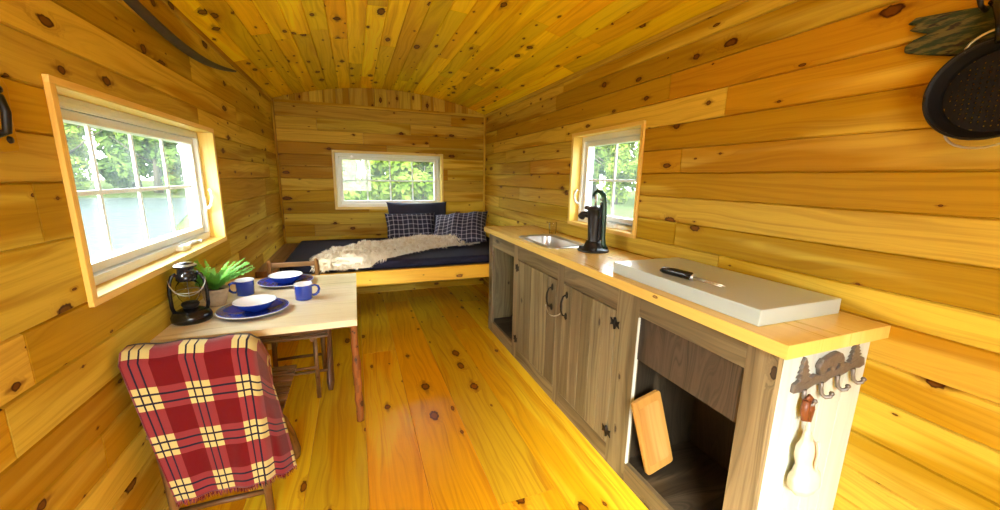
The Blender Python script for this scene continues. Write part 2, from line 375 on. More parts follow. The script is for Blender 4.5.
HL = (1.405, 2.635, .975, 1.580)        # left window opening (y0,y1,z0,z1)
HR = (1.775, 2.500, 1.035, 1.665)       # right window opening
HB = (-.200, .975, .995, 1.605)         # back window opening (x0,x1,z0,z1)
HD = (-.68, .40, 0.0, 1.98)             # open doorway behind the camera
def jl(z0, z1, st, ph): 
    z = [z0]; q = ph
    while q < z1-.02:
        if q > z0+.02: z.append(q)
        q += st
    return z+[z1]
vl = [0, .10, .225, .35, .47, .59, .713, .845, .979, 1.169, 1.319, 1.44, 1.557, 1.679, 1.80, 1.93, ZS]
vr = [0, .05, .175, .30, .42, .548, .686, .806, .935, 1.030, 1.148, 1.272, 1.392, 1.511, 1.631, 1.752, 1.878, 1.99, ZS]
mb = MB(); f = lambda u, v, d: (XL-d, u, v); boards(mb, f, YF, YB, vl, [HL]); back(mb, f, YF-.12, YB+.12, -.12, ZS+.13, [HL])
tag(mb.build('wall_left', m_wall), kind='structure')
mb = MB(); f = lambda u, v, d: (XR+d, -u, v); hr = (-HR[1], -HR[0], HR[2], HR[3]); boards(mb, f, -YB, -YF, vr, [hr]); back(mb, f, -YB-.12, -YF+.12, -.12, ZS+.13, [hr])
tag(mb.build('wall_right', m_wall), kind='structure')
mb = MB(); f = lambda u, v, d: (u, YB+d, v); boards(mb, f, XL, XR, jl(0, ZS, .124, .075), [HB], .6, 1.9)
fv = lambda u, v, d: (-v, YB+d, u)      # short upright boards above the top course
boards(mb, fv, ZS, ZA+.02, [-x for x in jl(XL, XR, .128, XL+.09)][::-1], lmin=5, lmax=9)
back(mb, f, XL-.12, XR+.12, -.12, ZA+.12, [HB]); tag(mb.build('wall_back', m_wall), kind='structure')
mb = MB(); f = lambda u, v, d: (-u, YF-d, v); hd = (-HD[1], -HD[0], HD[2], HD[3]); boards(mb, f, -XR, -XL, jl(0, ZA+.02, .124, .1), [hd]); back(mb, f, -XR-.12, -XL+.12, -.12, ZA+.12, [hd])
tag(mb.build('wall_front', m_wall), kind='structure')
LA = RAD*AMAX
def fc(u, v, d): a = v/RAD; return (XC+(RAD+d)*math.sin(a), u, ZC+(RAD+d)*math.cos(a))
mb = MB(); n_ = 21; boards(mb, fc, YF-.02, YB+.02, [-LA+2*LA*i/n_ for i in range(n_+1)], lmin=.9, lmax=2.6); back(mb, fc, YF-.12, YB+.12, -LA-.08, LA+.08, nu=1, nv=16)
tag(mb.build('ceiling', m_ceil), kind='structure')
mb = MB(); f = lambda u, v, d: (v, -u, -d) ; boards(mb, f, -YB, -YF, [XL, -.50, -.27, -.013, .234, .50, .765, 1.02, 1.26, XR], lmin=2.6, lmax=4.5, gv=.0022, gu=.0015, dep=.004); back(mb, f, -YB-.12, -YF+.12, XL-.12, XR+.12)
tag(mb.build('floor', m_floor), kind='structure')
# trims in the corners and where the roof meets the walls
def trim(n, *b, grain='y'): o = MB().box(*b, grain=grain).build('trim_%d' % n, m_wall, bevel=.004); return tag(o, kind='structure')
trim(1, XL, XL+.022, YB-.022, YB, .5, ZS-.005, grain='z'); trim(2, XR-.022, XR, YB-.022, YB, .5, ZS+.01, grain='z')
trim(3, XL+.0225, XR-.0225, YB-.012, YB, ZS-.03, ZS-.002, grain='x')
trim(4, XL, XL+.016, YF, YB-.0225, ZS-.03, ZS+.002); trim(5, XR-.016, XR, YF, YB-.0225, ZS-.03, ZS+.002)

m = MB(); m.box(HD[0]-.03, HD[0], YF-.12, YF+.012, 0, HD[3]+.03, 'z'); m.box(HD[1], HD[1]+.03, YF-.12, YF+.012, 0, HD[3]+.03, 'z'); m.box(HD[0], HD[1], YF-.12, YF+.012, HD[3], HD[3]+.03, 'x')
tag(m.build('trim_6', m_pine), kind='structure')
# ------------------------------------------------------------------ windows
def ring(mb, x0, x1, z0, z1, w_, y0, y1, b=None):
    b = w_ if b is None else b
    mb.box(x0, x1, y0, y1, z1-w_, z1, 'x'); mb.box(x0, x1, y0, y1, z0, z0+b, 'x')
    mb.box(x0, x0+w_, y0, y1, z0+b, z1-w_, 'z'); mb.box(x1-w_, x1, y0, y1, z0+b, z1-w_, 'z')
def window(n, loc, rz, wd, ht, cols, crank=None, latch=None, dep=.115):
    r = empty('window_%d' % n, loc, rz, kind='structure')
    m = MB(); j = .019
    ring(m, -.012, wd+.012, -.012, ht+.012, j, -.014, 0); ring(m, 0, wd, 0, ht, .012, -.013, dep)
    m.build('window_casing', m_pine, r, bevel=.0015)
    m = MB(); ring(m, .012, wd-.012, .012, ht-.012, .034, dep-.055, dep+.02); ring(m, .030, wd-.030, .030, ht-.030, .016, dep-.062, dep-.05)
    m.build('window_frame', m_vinyl, r, bevel=.003)
    s0, s1, t0, t1 = .050, wd-.050, .050, ht-.050
    m = MB(); ring(m, s0, s1, t0, t1, .030, dep-.045, dep+.01); s = m.build('sash', m_vinyl, r, bevel=.003)
    g0, g1, h0, h1 = s0+.03, s1-.03, t0+.03, t1-.03
    m = MB()
    for k in range(1, cols): x = g0+(g1-g0)*k/cols; m.box(x-.008, x+.008, dep-.020, dep-.010, h0, h1)
    m.build('muntin', m_vinyl, s, bevel=.002)
    z = (h0+h1)/2; MB().box(g0, g1, dep-.0205, dep-.0095, z-.008, z+.008).build('muntin', m_vinyl, s, bevel=.002)
    MB().box(g0-.004, g1+.004, dep-.008, dep-.004, h0-.004, h1+.004).build('pane', m_glass, s)
    MB().box(g0-.004, g1+.004, dep-.036, dep-.035, h0-.004, h1+.004).build('haze_sheet', m_screen, s)  # added sheet, lays the haze over what is seen outside
    if crank:
        cx = crank; k = MB(); k.box(cx-.045, cx+.045, dep-.085, dep-.055, .014, .040)
        k.tube([(cx-.02, dep-.085, .035), (cx-.03, dep-.105, .045), (cx+.01, dep-.115, .05), (cx+.05, dep-.115, .046), (cx+.06, dep-.125, .045)], [.009, .009, .007, .006, .009], 8)
        k.build('crank_handle', m_vinyl, r, bevel=.003)
    if latch:
        lx, lz = latch; k = MB(); k.box(lx-.010, lx+.010, dep-.066, dep-.056, lz-.045, lz+.035)
        k.tube([(lx, dep-.07, lz-.03), (lx-.01, dep-.09, lz-.01), (lx-.014, dep-.1, lz+.03), (lx-.004, dep-.095, lz+.065), (lx+.004, dep-.085, lz+.075)], [.009, .008, .007, .007, .008], 8)
        k.build('latch', m_vinyl, r, bevel=.002)
    return r
window(1, (XL, HL[0], HL[2]), PI/2, HL[1]-HL[0], HL[3]-HL[2], 4, crank=.80, latch=(1.19, .21))
window(2, (HB[0], YB, HB[2]), 0, HB[1]-HB[0], HB[3]-HB[2], 4, latch=(.035, .17))
window(3, (XR, HR[1], HR[2]), -PI/2, HR[1]-HR[0], HR[3]-HR[2], 2, crank=.44, latch=(.032, .17))

# ------------------------------------------------------------------ outdoors
GZ = -.75
MB().grid(lambda a, b: (-9+16*a, -14+12.4*b, GZ+.04), 4, 4).build('bounce_pad', m_bounce)['kind'] = 'structure'  # unseen pale ground added behind the doorway to bounce light onto the ceiling
m_ = MB().grid(lambda a, b: (-60+120*a, -50+120*b, GZ), 12, 12); m_.build('ground', m_grass)['kind'] = 'structure'
MB().grid(lambda a, b: (-60+(57.0+6*b)*a*(1-.35*b) if False else -62+a*(58.5-9*b), 6.5+34*b, GZ+.03), 12, 12).build('water', m_water)['kind'] = 'structure'
MB().grid(lambda a, b: (-70+a*65, 39.5+30*b, GZ+.04+.9*b), 6, 6).build('far_bank', m_grass)['kind'] = 'structure'
def make_tree(name, seed, mat, h=8, n=9000, leaf=.42):
    r_ = random.Random(seed); root = empty(name, (0, 0, 0))
    t = MB(); t.tube([(0, 0, 0), (.1, .05, h*.25), (-.05, .1, h*.5), (.05, 0, h*.85)], [h*.03, h*.022, h*.015, h*.004], 8); 
    for k in range(7):
        a = r_.random()*6.28; z = h*r_.uniform(.25, .6); L = h*.25; t.tube([(0, 0, z), (L*.5*math.cos(a), L*.5*math.sin(a), z+L*.35), (L*math.cos(a), L*math.sin(a), z+L*.8)], [h*.01, h*.006, h*.002], 6)
    t.build('trunk', m_trunk, root)
    m = MB(); blobs = []
    for k in range(34):
        z = r_.uniform(.06, .92); rr = h*.20*math.sin(PI*min(1, z*.82+.16)**.9)+.2; a = r_.random()*6.28; q = r_.uniform(.2, .85)
        blobs.append((rr*q*math.cos(a), rr*q*math.sin(a), h*z, h*r_.uniform(.06, .11)))
    for i in range(n):
        bx, by, bz, br = blobs[i % len(blobs)]
        d = Vector((r_.gauss(0, 1), r_.gauss(0, 1), r_.gauss(0, 1))).normalized()*br*r_.uniform(.6, 1.05)
        p = Vector((bx, by, bz))+d; nn = (d.normalized()+Vector((r_.uniform(-.7, .7), r_.uniform(-.7, .7), r_.uniform(-.3, 1)))).normalized()
        a = nn.orthogonal().normalized(); b = nn.cross(a); th = r_.random()*6.28; a, b = a*math.cos(th)+b*math.sin(th), b*math.cos(th)-a*math.sin(th)
        s = leaf*r_.uniform(.6, 1.2)*.5
        m.face([p-a*s, p-b*s*.55, p+a*s, p+b*s*.55], [(0, 0)]*4)
    m.build('foliage', mat, root); return root
ta = make_tree('leafy_tree', 1, m_leaf); tb = make_tree('leafy_tree', 2, m_leaf2, leaf=.34)
rt = random.Random(5)
def plant(src, first, x, y, s, label, group):
    o = src if first else copy_tree(src)
    o.location = (x, y, GZ+(.3 if y > 40 else 0)); o.rotation_euler = (0, 0, rt.random()*6.28); o.scale = (s*1.15, s*1.15, s); tag(o, label, 'tree', group)
pl = []
T1 = 'leafy green tree on the far bank of the water outside the left window'; T2 = 'leafy green tree close behind the cabin outside the back window'; T3 = 'leafy green tree across the lawn outside the right window'
for i in range(6): pl.append((-5-i*5.6, 42+rt.uniform(-.4, .4), rt.uniform(1.15, 1.3), T1, 'trees across the water')); pl.append((-8.5-i*6.2, 50+rt.uniform(-.4, .4), rt.uniform(1.4, 1.5), T1, 'trees across the water'))
for x, y, z in ((-.9, 11.5, .58), (1.9, 11.8, .62), (4.8, 12, .6), (-2.6, 17.5, .85), (1.4, 18, .95), (5.6, 17.6, .9), (-1.6, 25, 1.2), (4.4, 25.5, 1.25)): pl.append((x, y, z, T2, 'trees behind the cabin'))
for i in range(6): pl.append((14+i*4.0, 37-i*4.0, rt.uniform(1.05, 1.15), T3, 'trees across the lawn')); pl.append((21.5+i*4.4, 42.5-i*4.4, rt.uniform(1.3, 1.4), T3, 'trees across the lawn'))
fa = fb = True
for i, (x, y, s, lb, gr) in enumerate(pl):
    back_ = 'behind' in lb
    if back_ or i % 3 == 0: plant(tb, fb, x, y, s, lb, gr); fb = False
    else: plant(ta, fa, x, y, s, lb, gr); fa = False

# ------------------------------------------------------------------ kitchen cabinet
FX = 1.08; CY0, CY1 = .642, 3.12; CT = WT-.04
kc = empty('kitchen_cabinet', (FX+.2, 1.9, 0), 0, 'grey-brown stained wooden base cabinet with plank doors and open bays along the right wall', 'cabinet')
m = W(); t = .022
for a, b in ((CY0, .735), (1.204, 1.345), (1.82, 1.893), (2.478, 2.555), (3.03, CY1)): m.box(FX, FX+t, a, b, 0, CT, 'z')
for a, b in ((.735, 1.204), (1.345, 1.82), (1.893, 2.478), (2.555, 3.03)):
    m.box(FX+.0005, FX+t, a, b, .797 if a < 1 else .778, CT, 'y'); m.box(FX+.0005, FX+t, a, b, 0, .095, 'y')
m.build('face_frame', m_grey, kc, bevel=.002)
m = W(); x = FX+t
for i in range(4): m.box(x+(XR-x)*i/4+.0006, x+(XR-x)*(i+1)/4-.0006, CY0, CY0+.02, 0, CT-.001, 'z')
m.build('end_panel', m_pale, kc, bevel=.0015)
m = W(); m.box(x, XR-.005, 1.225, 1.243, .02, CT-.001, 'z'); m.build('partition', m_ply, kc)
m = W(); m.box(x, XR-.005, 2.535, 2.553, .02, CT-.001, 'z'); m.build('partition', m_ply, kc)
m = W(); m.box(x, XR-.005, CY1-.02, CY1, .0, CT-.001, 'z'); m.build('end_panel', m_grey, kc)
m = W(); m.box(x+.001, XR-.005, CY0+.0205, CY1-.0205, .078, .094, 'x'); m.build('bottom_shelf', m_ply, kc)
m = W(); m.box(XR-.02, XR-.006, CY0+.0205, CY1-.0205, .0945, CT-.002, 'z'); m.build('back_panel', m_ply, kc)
m = W(); m.box(FX+.008, FX+.022, .7355, 1.2035, .605, .7965, 'z'); m.build('false_drawer_front', m_ply, kc); kc.children[-1]['label'] = 'dark swirly-grained plywood panel above the open bay'
m = W(); m.box(FX-.0012, FX+.012, 1.1985, 1.2035, .096, .79, 'z'); m.build('pale_edge_strip', m_pale, kc)
def door(y0, y1, hinge_y, hy):
    m = W(); n = 5; w_ = (y1-y0)/n
    for i in range(n): m.box(FX-.002, FX+.018, y0+w_*i+.0016, y0+w_*(i+1)-.0016, .10, .772, 'z')
    m.box(FX+.006, FX+.017, y0+.002, y1-.002, .101, .771, 'z')
    d = m.build('cabinet_door', m_grey, kc, bevel=.0015)
    d0 = d
    def sub(mm, nm, mat, **k):
        o = mm.build(nm, mat, None, **k); o.data.transform(Matrix.Translation((-FX-.2, -1.9, 0))); o.parent = d0; return o
    sgn = 1 if hinge_y > (y0+y1)/2 else -1
    for z in (.165, .715):
        q = MB(); 
        poly = [(-.032, -.018), (-.012, -.010), (-.006, -.028), (.006, -.028), (.012, -.010), (.032, -.018), (.026, 0), (.032, .018), (.012, .010), (.006, .028), (-.006, .028), (-.012, .010), (-.032, .018), (-.026, 0)]
        q.prism(poly, lambda a, b, c: (FX-.004-c, hinge_y+a, z+b), 0, .003)
        q.tube([(FX-.007, hinge_y, z-.028), (FX-.007, hinge_y, z+.028)], .0045, 8); sub(q, 'hinge', m_iron)
    q = MB(); zb = .595
    for zz in (zb, zb+.125): q.prism([(-.012, -.014), (0, -.024), (.012, -.014), (.010, .010), (0, .020), (-.010, .010)], lambda a, b, c: (FX-.0025-c, hy+a, zz+b), 0, .003)
    q.tube([(FX-.006, hy, zb), (FX-.026, hy, zb+.008), (FX-.036, hy, zb+.035), (FX-.038, hy, zb+.0625), (FX-.036, hy, zb+.09), (FX-.026, hy, zb+.117), (FX-.006, hy, zb+.125)], [.004, .005, .006, .0075, .006, .005, .004], 8)
    sub(q, 'door_handle', m_iron)
door(1.8955, 2.4755, 2.478, 1.945)
door(1.3475, 1.8175, 1.345, 1.775)
m = MB(); pts = []
for i in range(21):
    a = i/20; pts.append((FX-.042-.012*math.sin(a*PI), 1.945-.17*a, (.612-.035*math.sin(a*PI)**.8)))
m.tube(pts, .0035, 6); tag(m.build('pull_highlight', m_wire, loc=(FX-.03, 1.86, .53)), 'thin pale loop modelled for the highlight between the two cabinet door handles', 'highlight')  # loop added to draw the bright highlight on the twisted door pull

# worktop with a cut-out for the sink
SH = (1.125, 1.355, 2.055, 2.525)
m = MB(); off = (3.3, 7.7); kw = dict(off=off, tone=.5); X0, Y0, Y1 = 1.043, .603, 3.16
m.box(X0, XR-.002, Y0, SH[2], CT, WT, 'y', **kw); m.box(X0, XR-.002, SH[3], Y1, CT, WT, 'y', **kw)
m.box(X0, SH[0], SH[2], SH[3], CT, WT, 'y', **kw); m.box(SH[1], XR-.002, SH[2], SH[3], CT, WT, 'y', **kw)
tag(m.build('worktop', m_top, loc=(1.27, 1.9, CT)), 'long pale varnished pine worktop over the stained cabinet', 'worktop')

# ------------------------------------------------------------------ sink, pump, tumbler
sk = empty('sink', (1.24, 2.29, WT), 0, 'rounded stainless steel sink set into the pine worktop', 'sink')
def rrect(hx, hy, r_, n=6):
    P = []
    for cx, cy, a0 in ((hx-r_, hy-r_, 0), (-hx+r_, hy-r_, 90), (-hx+r_, -hy+r_, 180), (hx-r_, -hy+r_, 270)):
        for i in range(n+1): a = math.radians(a0+90*i/n); P.append((cx+r_*math.cos(a), cy+r_*math.sin(a)))
    return P
def loops(mb, L, closed=False):
    n = len(L[0])
    for A_, B_ in zip(L[:-1], L[1:]):
        for i in range(n):
            j = (i+1) % n; mb.face([A_[i], A_[j], B_[j], B_[i]], [(0, 0)]*4, smooth=True)
lp = lambda hx, hy, r_, z: [(x, y, z) for x, y in rrect(hx, hy, r_)]
m = MB(); loops(m, [lp(.150, .280, .085, .001), lp(.149, .279, .084, .007), lp(.140, .270, .08, .009), lp(.118, .248, .07, .006), lp(.112, .232, .07, .001)]); m.build('sink_rim', m_steel, sk, merge=True)
m = MB(); loops(m, [lp(.112, .232, .07, .001), lp(.108, .228, .068, -.02), lp(.104, .222, .06, -.12), lp(.08, .19, .06, -.145), lp(.02, .02, .019, -.15)]); m.build('sink_bowl', m_steel, sk, merge=True)
MB().lathe([(.001, -.1435), (.026, -.1435), (.030, -.148), (.030, -.1495)], n=20).build('drain', m_iron, sk)

pp = empty('hand_pump', (1.325, 1.912, WT), math.radians(12), 'black cast iron hand water pump with dark green lever handle beside the sink', 'hand pump')
MB().lathe([(.001, 0), (.085, 0), (.087, .006), (.083, .012), (.06, .018), (.052, .03), (.045, .05), (.040, .06), (.001, .06)], n=36).build('pump_base', m_black, pp)
for k in range(4):
    a = PI/4+k*PI/2; MB().lathe([(.001, .026), (.009, .026), (.011, .021), (.011, .011)], (.068*math.cos(a), .068*math.sin(a), 0), n=6).build('bolt', m_black, pp)
m = MB().lathe([(.036, .055), (.034, .065), (.036, .10), (.041, .20), (.044, .235), (.049, .238), (.050, .252), (.040, .256), (.018, .262), (.001, .263)], n=28)
m.build('pump_body', m_black, pp)
m = MB().tube([(0, .035, .205), (0, .065, .208), (0, .092, .204), (0, .108, .188)], [.020, .019, .020, .022], 14); m.tube([(0, .035, .238), (0, .060, .246), (0, .072, .246)], [.012, .013, .014], 10); m.build('spout', m_black, pp)
m = MB().tube([(0, .004, .255), (0, .004, .325)], .006, 8); m.build('piston_rod', m_steel, pp)
m = MB(); m.box(-.012, .012, -.052, -.036, .07, .285); m.box(-.014, .014, -.05, -.030, .225, .245); m.build('lever_bracket', m_black, pp, bevel=.004)
m = MB().tube([(0, .022, .318), (0, .014, .334), (0, -.005, .347), (0, -.028, .343), (0, -.048, .325), (0, -.060, .285), (0, -.065, .22), (0, -.066, .15), (0, -.066, .09), (0, -.072, .05), (0, -.084, .03)], [.013, .012, .013, .014, .014, .013, .012, .011, .011, .012, .013], 12, flat=.7)
m.build('lever_handle', m_green, pp)
m = MB().tube([(-.018, -.044, .275), (.018, -.044, .275)], .006, 8); m.tube([(-.014, -.045, .30), (.014, -.045, .30)], .007, 8); m.build('pivot_pin', m_steel, pp)
pp.scale = (1.08, 1.08, 1.03)
gl_ = MB().lathe([(.001, .004), (.024, .004), (.030, .085), (.0315, .087), (.033, .085), (.027, .0), (.001, 0)], n=28).build('drinking_glass', m_clear); gl_.location = (1.435, 2.63, WT+.001)
tag(gl_, 'small clear glass tumbler standing on the worktop behind the sink', 'glass')

# ------------------------------------------------------------------ steel lid and fork
m = MB().box(1.095, 1.475, .722, 1.415, WT+.0005, WT+.052)
tag(m.build('stove_lid', m_lid, loc=(1.285, 1.07, WT), bevel=.003), 'large flat grey metal cover lying on the near end of the worktop', 'stove cover')
fk = empty('roasting_fork', (1.165, 1.10, WT+.0535), math.radians(-78), 'black-handled two-pronged fork lying on the grey metal cover', 'fork')
fk.scale = (1.1, 1.25, 1.3)
MB().tube([(-.075, 0, .007), (-.06, 0, .010), (-.02, 0, .011), (.02, 0, .0105), (.045, 0, .010), (.052, 0, .009)], [.004, .010, .012, .0115, .012, .010], 12, flat=1.1).build('handle', m_blackp, fk)
for s in (-1, 1): MB().tube([(.05, s*.006, .008), (.10, s*.008, .0065), (.155, s*.008, .003)], [.0022, .002, .0015], 6).build('prong', m_wire, fk)
MB().tube([(.045, 0, .009), (.056, 0, .009)], .0115, 12).build('ferrule', m_steel, fk)

# ------------------------------------------------------------------ cutting board in the bay
def T(loc, rx=0, ry=0, rz=0): return Matrix.Translation(loc) @ Matrix.Rotation(rz, 4, 'Z') @ Matrix.Rotation(ry, 4, 'Y') @ Matrix.Rotation(rx, 4, 'X')
cb = empty('cutting_board', (1.19, 1.11, .096), 0, 'bamboo cutting board leaning in the open bay of the cabinet', 'cutting board')
CBM = Matrix.Rotation(math.radians(-6), 4, 'X') @ Matrix.Rotation(math.radians(-14), 4, 'Y')
def cbp(a, b, d): return CBM @ Vector((a, -d, b+.18)) + Vector((-.0, 0, .018))
m = MB(); m.prism(rrect(.073, .178, .016, 4), cbp, -.009, .009)
for i in range(len(m.uv)): u_, v_ = m.uv[i]; m.uv[i] = (v_, u_)
m.build('board', m_bamboo, cb, bevel=.003)
m = MB(); m.prism(rrect(.054, .140, .012, 4), cbp, .0085, .0100)
for i in range(len(m.uv)): u_, v_ = m.uv[i]; m.uv[i] = (v_+3, u_+2)
m.t = [.05]*len(m.t); m.build('inlay_panel', m_bamboo, cb)

# ------------------------------------------------------------------ coat hook rack on the cabinet end
EY = CY0-.0005
hk = empty('hook_rack', (1.31, EY, .790), 0, 'pewter coat rack with a bear and two trees on the pale cabinet end', 'hook rack')
tilt = .13
def hp(a, b, d): c2, s2 = math.cos(tilt), math.sin(tilt); return (a*c2-b*s2, -d, a*s2+b*c2)
m = MB(); top = [(-.16+.32*i/14, .016+.006*math.sin(i*2.1)) for i in range(15)]; bot = [(.165-.33*i/14, -.016-.005*math.sin(i*1.7)) for i in range(15)]
m.prism((bot+top)[::-1], hp, 0, .012); m.build('rack_plate', m_pewter, hk, bevel=.003)
for cx, h in ((-.118, .072), (.118, .062)):
    m = MB(); P = [(cx-.006, .012), (cx+.006, .012)]
    L = []; nz = 5
    for i in range(nz):
        z = .015+h*i/nz; wd = .030*(1-i/nz)+.004; L.append((wd, z, z+h/nz*.7))
    right = []; left = []
    for wd, z0, z1 in L: right += [(cx+wd, z0), (cx+wd*.45, z1)]; left += [(cx-wd, z0), (cx-wd*.45, z1)]
    m.prism(([(cx-.006, .008)]+left+[(cx, .02+h)]+right[::-1]+[(cx+.006, .008)]), hp, 0, .011); m.build('tree_figure', m_pewter, hk, bevel=.002)
m = MB()     # walking bear
bear = [(-.055, .014), (-.058, .034), (-.064, .040), (-.060, .052), (-.050, .060), (-.046, .067), (-.040, .060), (-.022, .066), (0, .070), (.024, .070), (.042, .060), (.052, .044), (.052, .014), (.038, .014), (.036, .030), (.022, .034), (.010, .014), (-.004, .014), (-.004, .032), (-.026, .030), (-.036, .014)]
m.prism(bear[::-1][::-1], hp, 0, .016); m.build('bear_figure', m_pewter, hk, bevel=.004)
for cx in (-.120, -.045, .030, .105):
    m = MB(); m.tube([hp(cx, -.010, .012), hp(cx, -.030, .013), hp(cx, -.048, .016), hp(cx+.005, -.056, .024), hp(cx+.012, -.052, .032), hp(cx+.015, -.043, .034)], [.007, .006, .006, .006, .006, .0045], 8)
    m.lathe([(.001, -.007), (.005, -.005), (.0075, 0), (.005, .005), (.001, .007)], hp(cx+.015, -.041, .034), n=10); m.build('hook', m_pewter, hk)
# cup / pouch hanging from the first hook
pc = empty('hanging_pouch', (1.205, EY-.03, .74), 0, 'cream pear-shaped pouch hanging by a brown leather loop from the first hook', 'pouch')
m = W(); m.tube([(1.193, EY-.024, .735), (1.190, EY-.025, .705), (1.197, EY-.027, .675), (1.209, EY-.027, .670), (1.218, EY-.026, .705), (1.209, EY-.024, .735), (1.200, EY-.024, .745), (1.193, EY-.024, .735)], .0062, 8, flat=1.8); m.build('leather_loop', m_leather, pc)
m = W(); m.tube([(1.210, EY-.03, .672), (1.212, EY-.03, .64), (1.216, EY-.03, .61)], [.003, .008, .014], 8); m.build('cord', m_canvas, pc)
def pouch(a, b):
    th = a*2*PI; z = b; 
    prof = [(0, .004), (.06, .014), (.14, .022), (.26, .037), (.38, .041), (.50, .037), (.60, .046), (.72, .061), (.84, .062), (.94, .044), (1, .002)]
    for (p, q), (p2, q2) in zip(prof[:-1], prof[1:]):
        if p <= z <= p2: k = (z-p)/(p2-p); k = k*k*(3-2*k); rr = q+(q2-q)*k; break
    rr *= 1+.09*math.sin(th*3+z*9)*(1-z)+.03*math.sin(th*7)
    return (1.208+.042*z+rr*math.cos(th), EY-.032-max(-.028, rr*.48*math.sin(th)), .645-.235*z)
m = W(); m.grid(pouch, 40, 36); m.build('pouch_body', m_canvas, pc, merge=True)
m = W(); m.tube([(1.224, EY-.055, .615), (1.226, EY-.061, .58), (1.222, EY-.062, .55), (1.230, EY-.058, .53), (1.236, EY-.060, .515)], [.003, .004, .004, .003, .002], 6); m.build('draw_cord', m_canvas, pc)

# ------------------------------------------------------------------ grill pan on its slab
sl = empty('bark_slab', (XR, .60, 1.77), 0, 'rough slab of green and brown bark mounted on the right wall behind the pan', 'wall board')
m = W(); rs = random.Random(3); P = []
tp = [(.38, 1.770), (.50, 1.790), (.60, 1.806), (.66, 1.814), (.705, 1.820), (.722, 1.808), (.700, 1.800), (.716, 1.790), (.690, 1.778), (.672, 1.770), (.700, 1.762), (.718, 1.750), (.716, 1.732), (.690, 1.722), (.62, 1.700), (.50, 1.675), (.38, 1.655)]
m.prism(tp, lambda a, b, d: (XR-.0005-d, a-.014, b-.010), 0, .022); m.build('slab', m_slab, sl, bevel=.006)
m = W(); m.tube([(XR-.022, .557, 1.78), (XR-.05, .557, 1.785), (XR-.062, .557, 1.80)], [.006, .005, .006], 8); m.build('nail', m_iron, sl)
PX, PY, PZ, PR = XR-.06, .497, 1.582, .116
pan = empty('grill_pan', (PX, PY, PZ), 0, 'round black perforated grill pan hanging high on the right wall', 'pan')
import bmesh
def ax(a, b, d): return (PX-.012+d, PY+a, PZ+b)
m = W()
m.grid(lambda a, b: (PX+.030-.045*b, PY+(PR*(.84+.16*b))*math.cos(2*PI*a), PZ+(PR*(.84+.16*b))*math.sin(2*PI*a)), 56, 4)
m.build('pan_rim', m_pan, pan, merge=True, solid=.004)
# perforated disc: grid of square cells with small round-ish holes
m = W(); n = 17; cell = 2*PR*.86/n
def quad_ring(cx, cy, outer, hole):
    k = len(outer); m.world = True
    for i in range(k):
        j = (i+1) % k
        m.face([(PX+.030, PY+outer[i][0], PZ+outer[i][1]), (PX+.030, PY+outer[j][0], PZ+outer[j][1]), (PX+.030, PY+hole[j][0], PZ+hole[j][1]), (PX+.030, PY+hole[i][0], PZ+hole[i][1])], [(0, 0)]*4)
for i in range(n):
    for j in range(n):
        cx = (i-(n-1)/2)*cell; cy = (j-(n-1)/2)*cell; d = math.hypot(cx, cy)
        if d > PR*.86: continue
        h = cell/2; outer = [(cx+h*a, cy+h*b) for a, b in ((1, 0), (1, 1), (0, 1), (-1, 1), (-1, 0), (-1, -1), (0, -1), (1, -1))]
        if d > PR*.72: m.face([(PX+.030, PY+a, PZ+b) for a, b in outer], [(0, 0)]*8); continue
        hr_ = cell*.16; hole = [(cx+hr_*math.cos(math.atan2(b-cy, a-cx)), cy+hr_*math.sin(math.atan2(b-cy, a-cx))) for a, b in outer]
        quad_ring(cx, cy, outer, hole)
m.build('perforated_base', m_pan, pan, merge=True, solid=.003)
m = W(); m.tube([(PX-.014, PY+PR*math.cos(2*PI*k/48), PZ+PR*math.sin(2*PI*k/48)) for k in range(49)], .003, 6); m.build('rim_wire', m_iron, pan)
for s, nm in ((1, 'upper'), (-1, 'lower')):
    m = W(); m.tube([(PX-.010, PY+.062*math.cos(a), PZ+s*(PR*.82+.042*math.sin(a))) for a in [PI*k/14 for k in range(15)]], .0028, 6); m.build('wire_handle', m_wire, pan)
m = W(); m.tube([(PX-.012, PY+.004, PZ+PR*.9), (PX-.006, PY+.012, 1.735), (PX+.006, PY+.030, 1.775), (PX+.010, PY+.04, 1.79)], [.010, .011, .009, .010], 10)
m.tube([(PX-.012, PY+.004, PZ+PR*.9), (PX-.006, PY-.003, 1.735), (PX+.006, PY-.002, 1.785), (PX+.006, PY+.004, 1.80)], [.010, .012, .012, .012], 10); m.build('hanging_strap', m_blackp, pan)

# ------------------------------------------------------------------ wooden stick under the roof, wood plaque at left
m = MB(); P = []; Rr = []
for i in range(25):
    a = i/24; y = 1.45+1.72*a; P.append((XL+.035, y, 1.985-.085*math.sin(PI*min(1, a*.93))**1.2+.045*a*a)); Rr.append(.005+.015*math.sin(PI*min(1, .12+a*.86))**.7)
m.tube(P, Rr, 10, flat=.55); tag(m.build('curved_stick', m_bark, loc=(XL+.035, 2.3, 1.93)), 'long dark curved stick mounted high on the left wall', 'stick')
pq = empty('wall_plaque', (XL, 1.25, 1.46), 0, 'small rough wooden block with two dark screws on the left wall by the picture edge', 'wooden block')
m = W(); m.prism([(1.315, 1.392), (1.312, 1.45), (1.318, 1.53), (1.305, 1.552), (1.20, 1.56), (1.16, 1.50), (1.165, 1.40), (1.20, 1.375)], lambda a, b, d: (XL+d, a-.07, b), 0, .018); m.build('block', m_wall, pq, bevel=.005)
for z in (1.415, 1.522): m = W(); m.lathe([(.001, .027), (.007, .026), (.009, .021)], (XL-.004, 1.217, z), n=10, axis=(1, 0, 0)); q = m.build('screw', m_iron, pq)
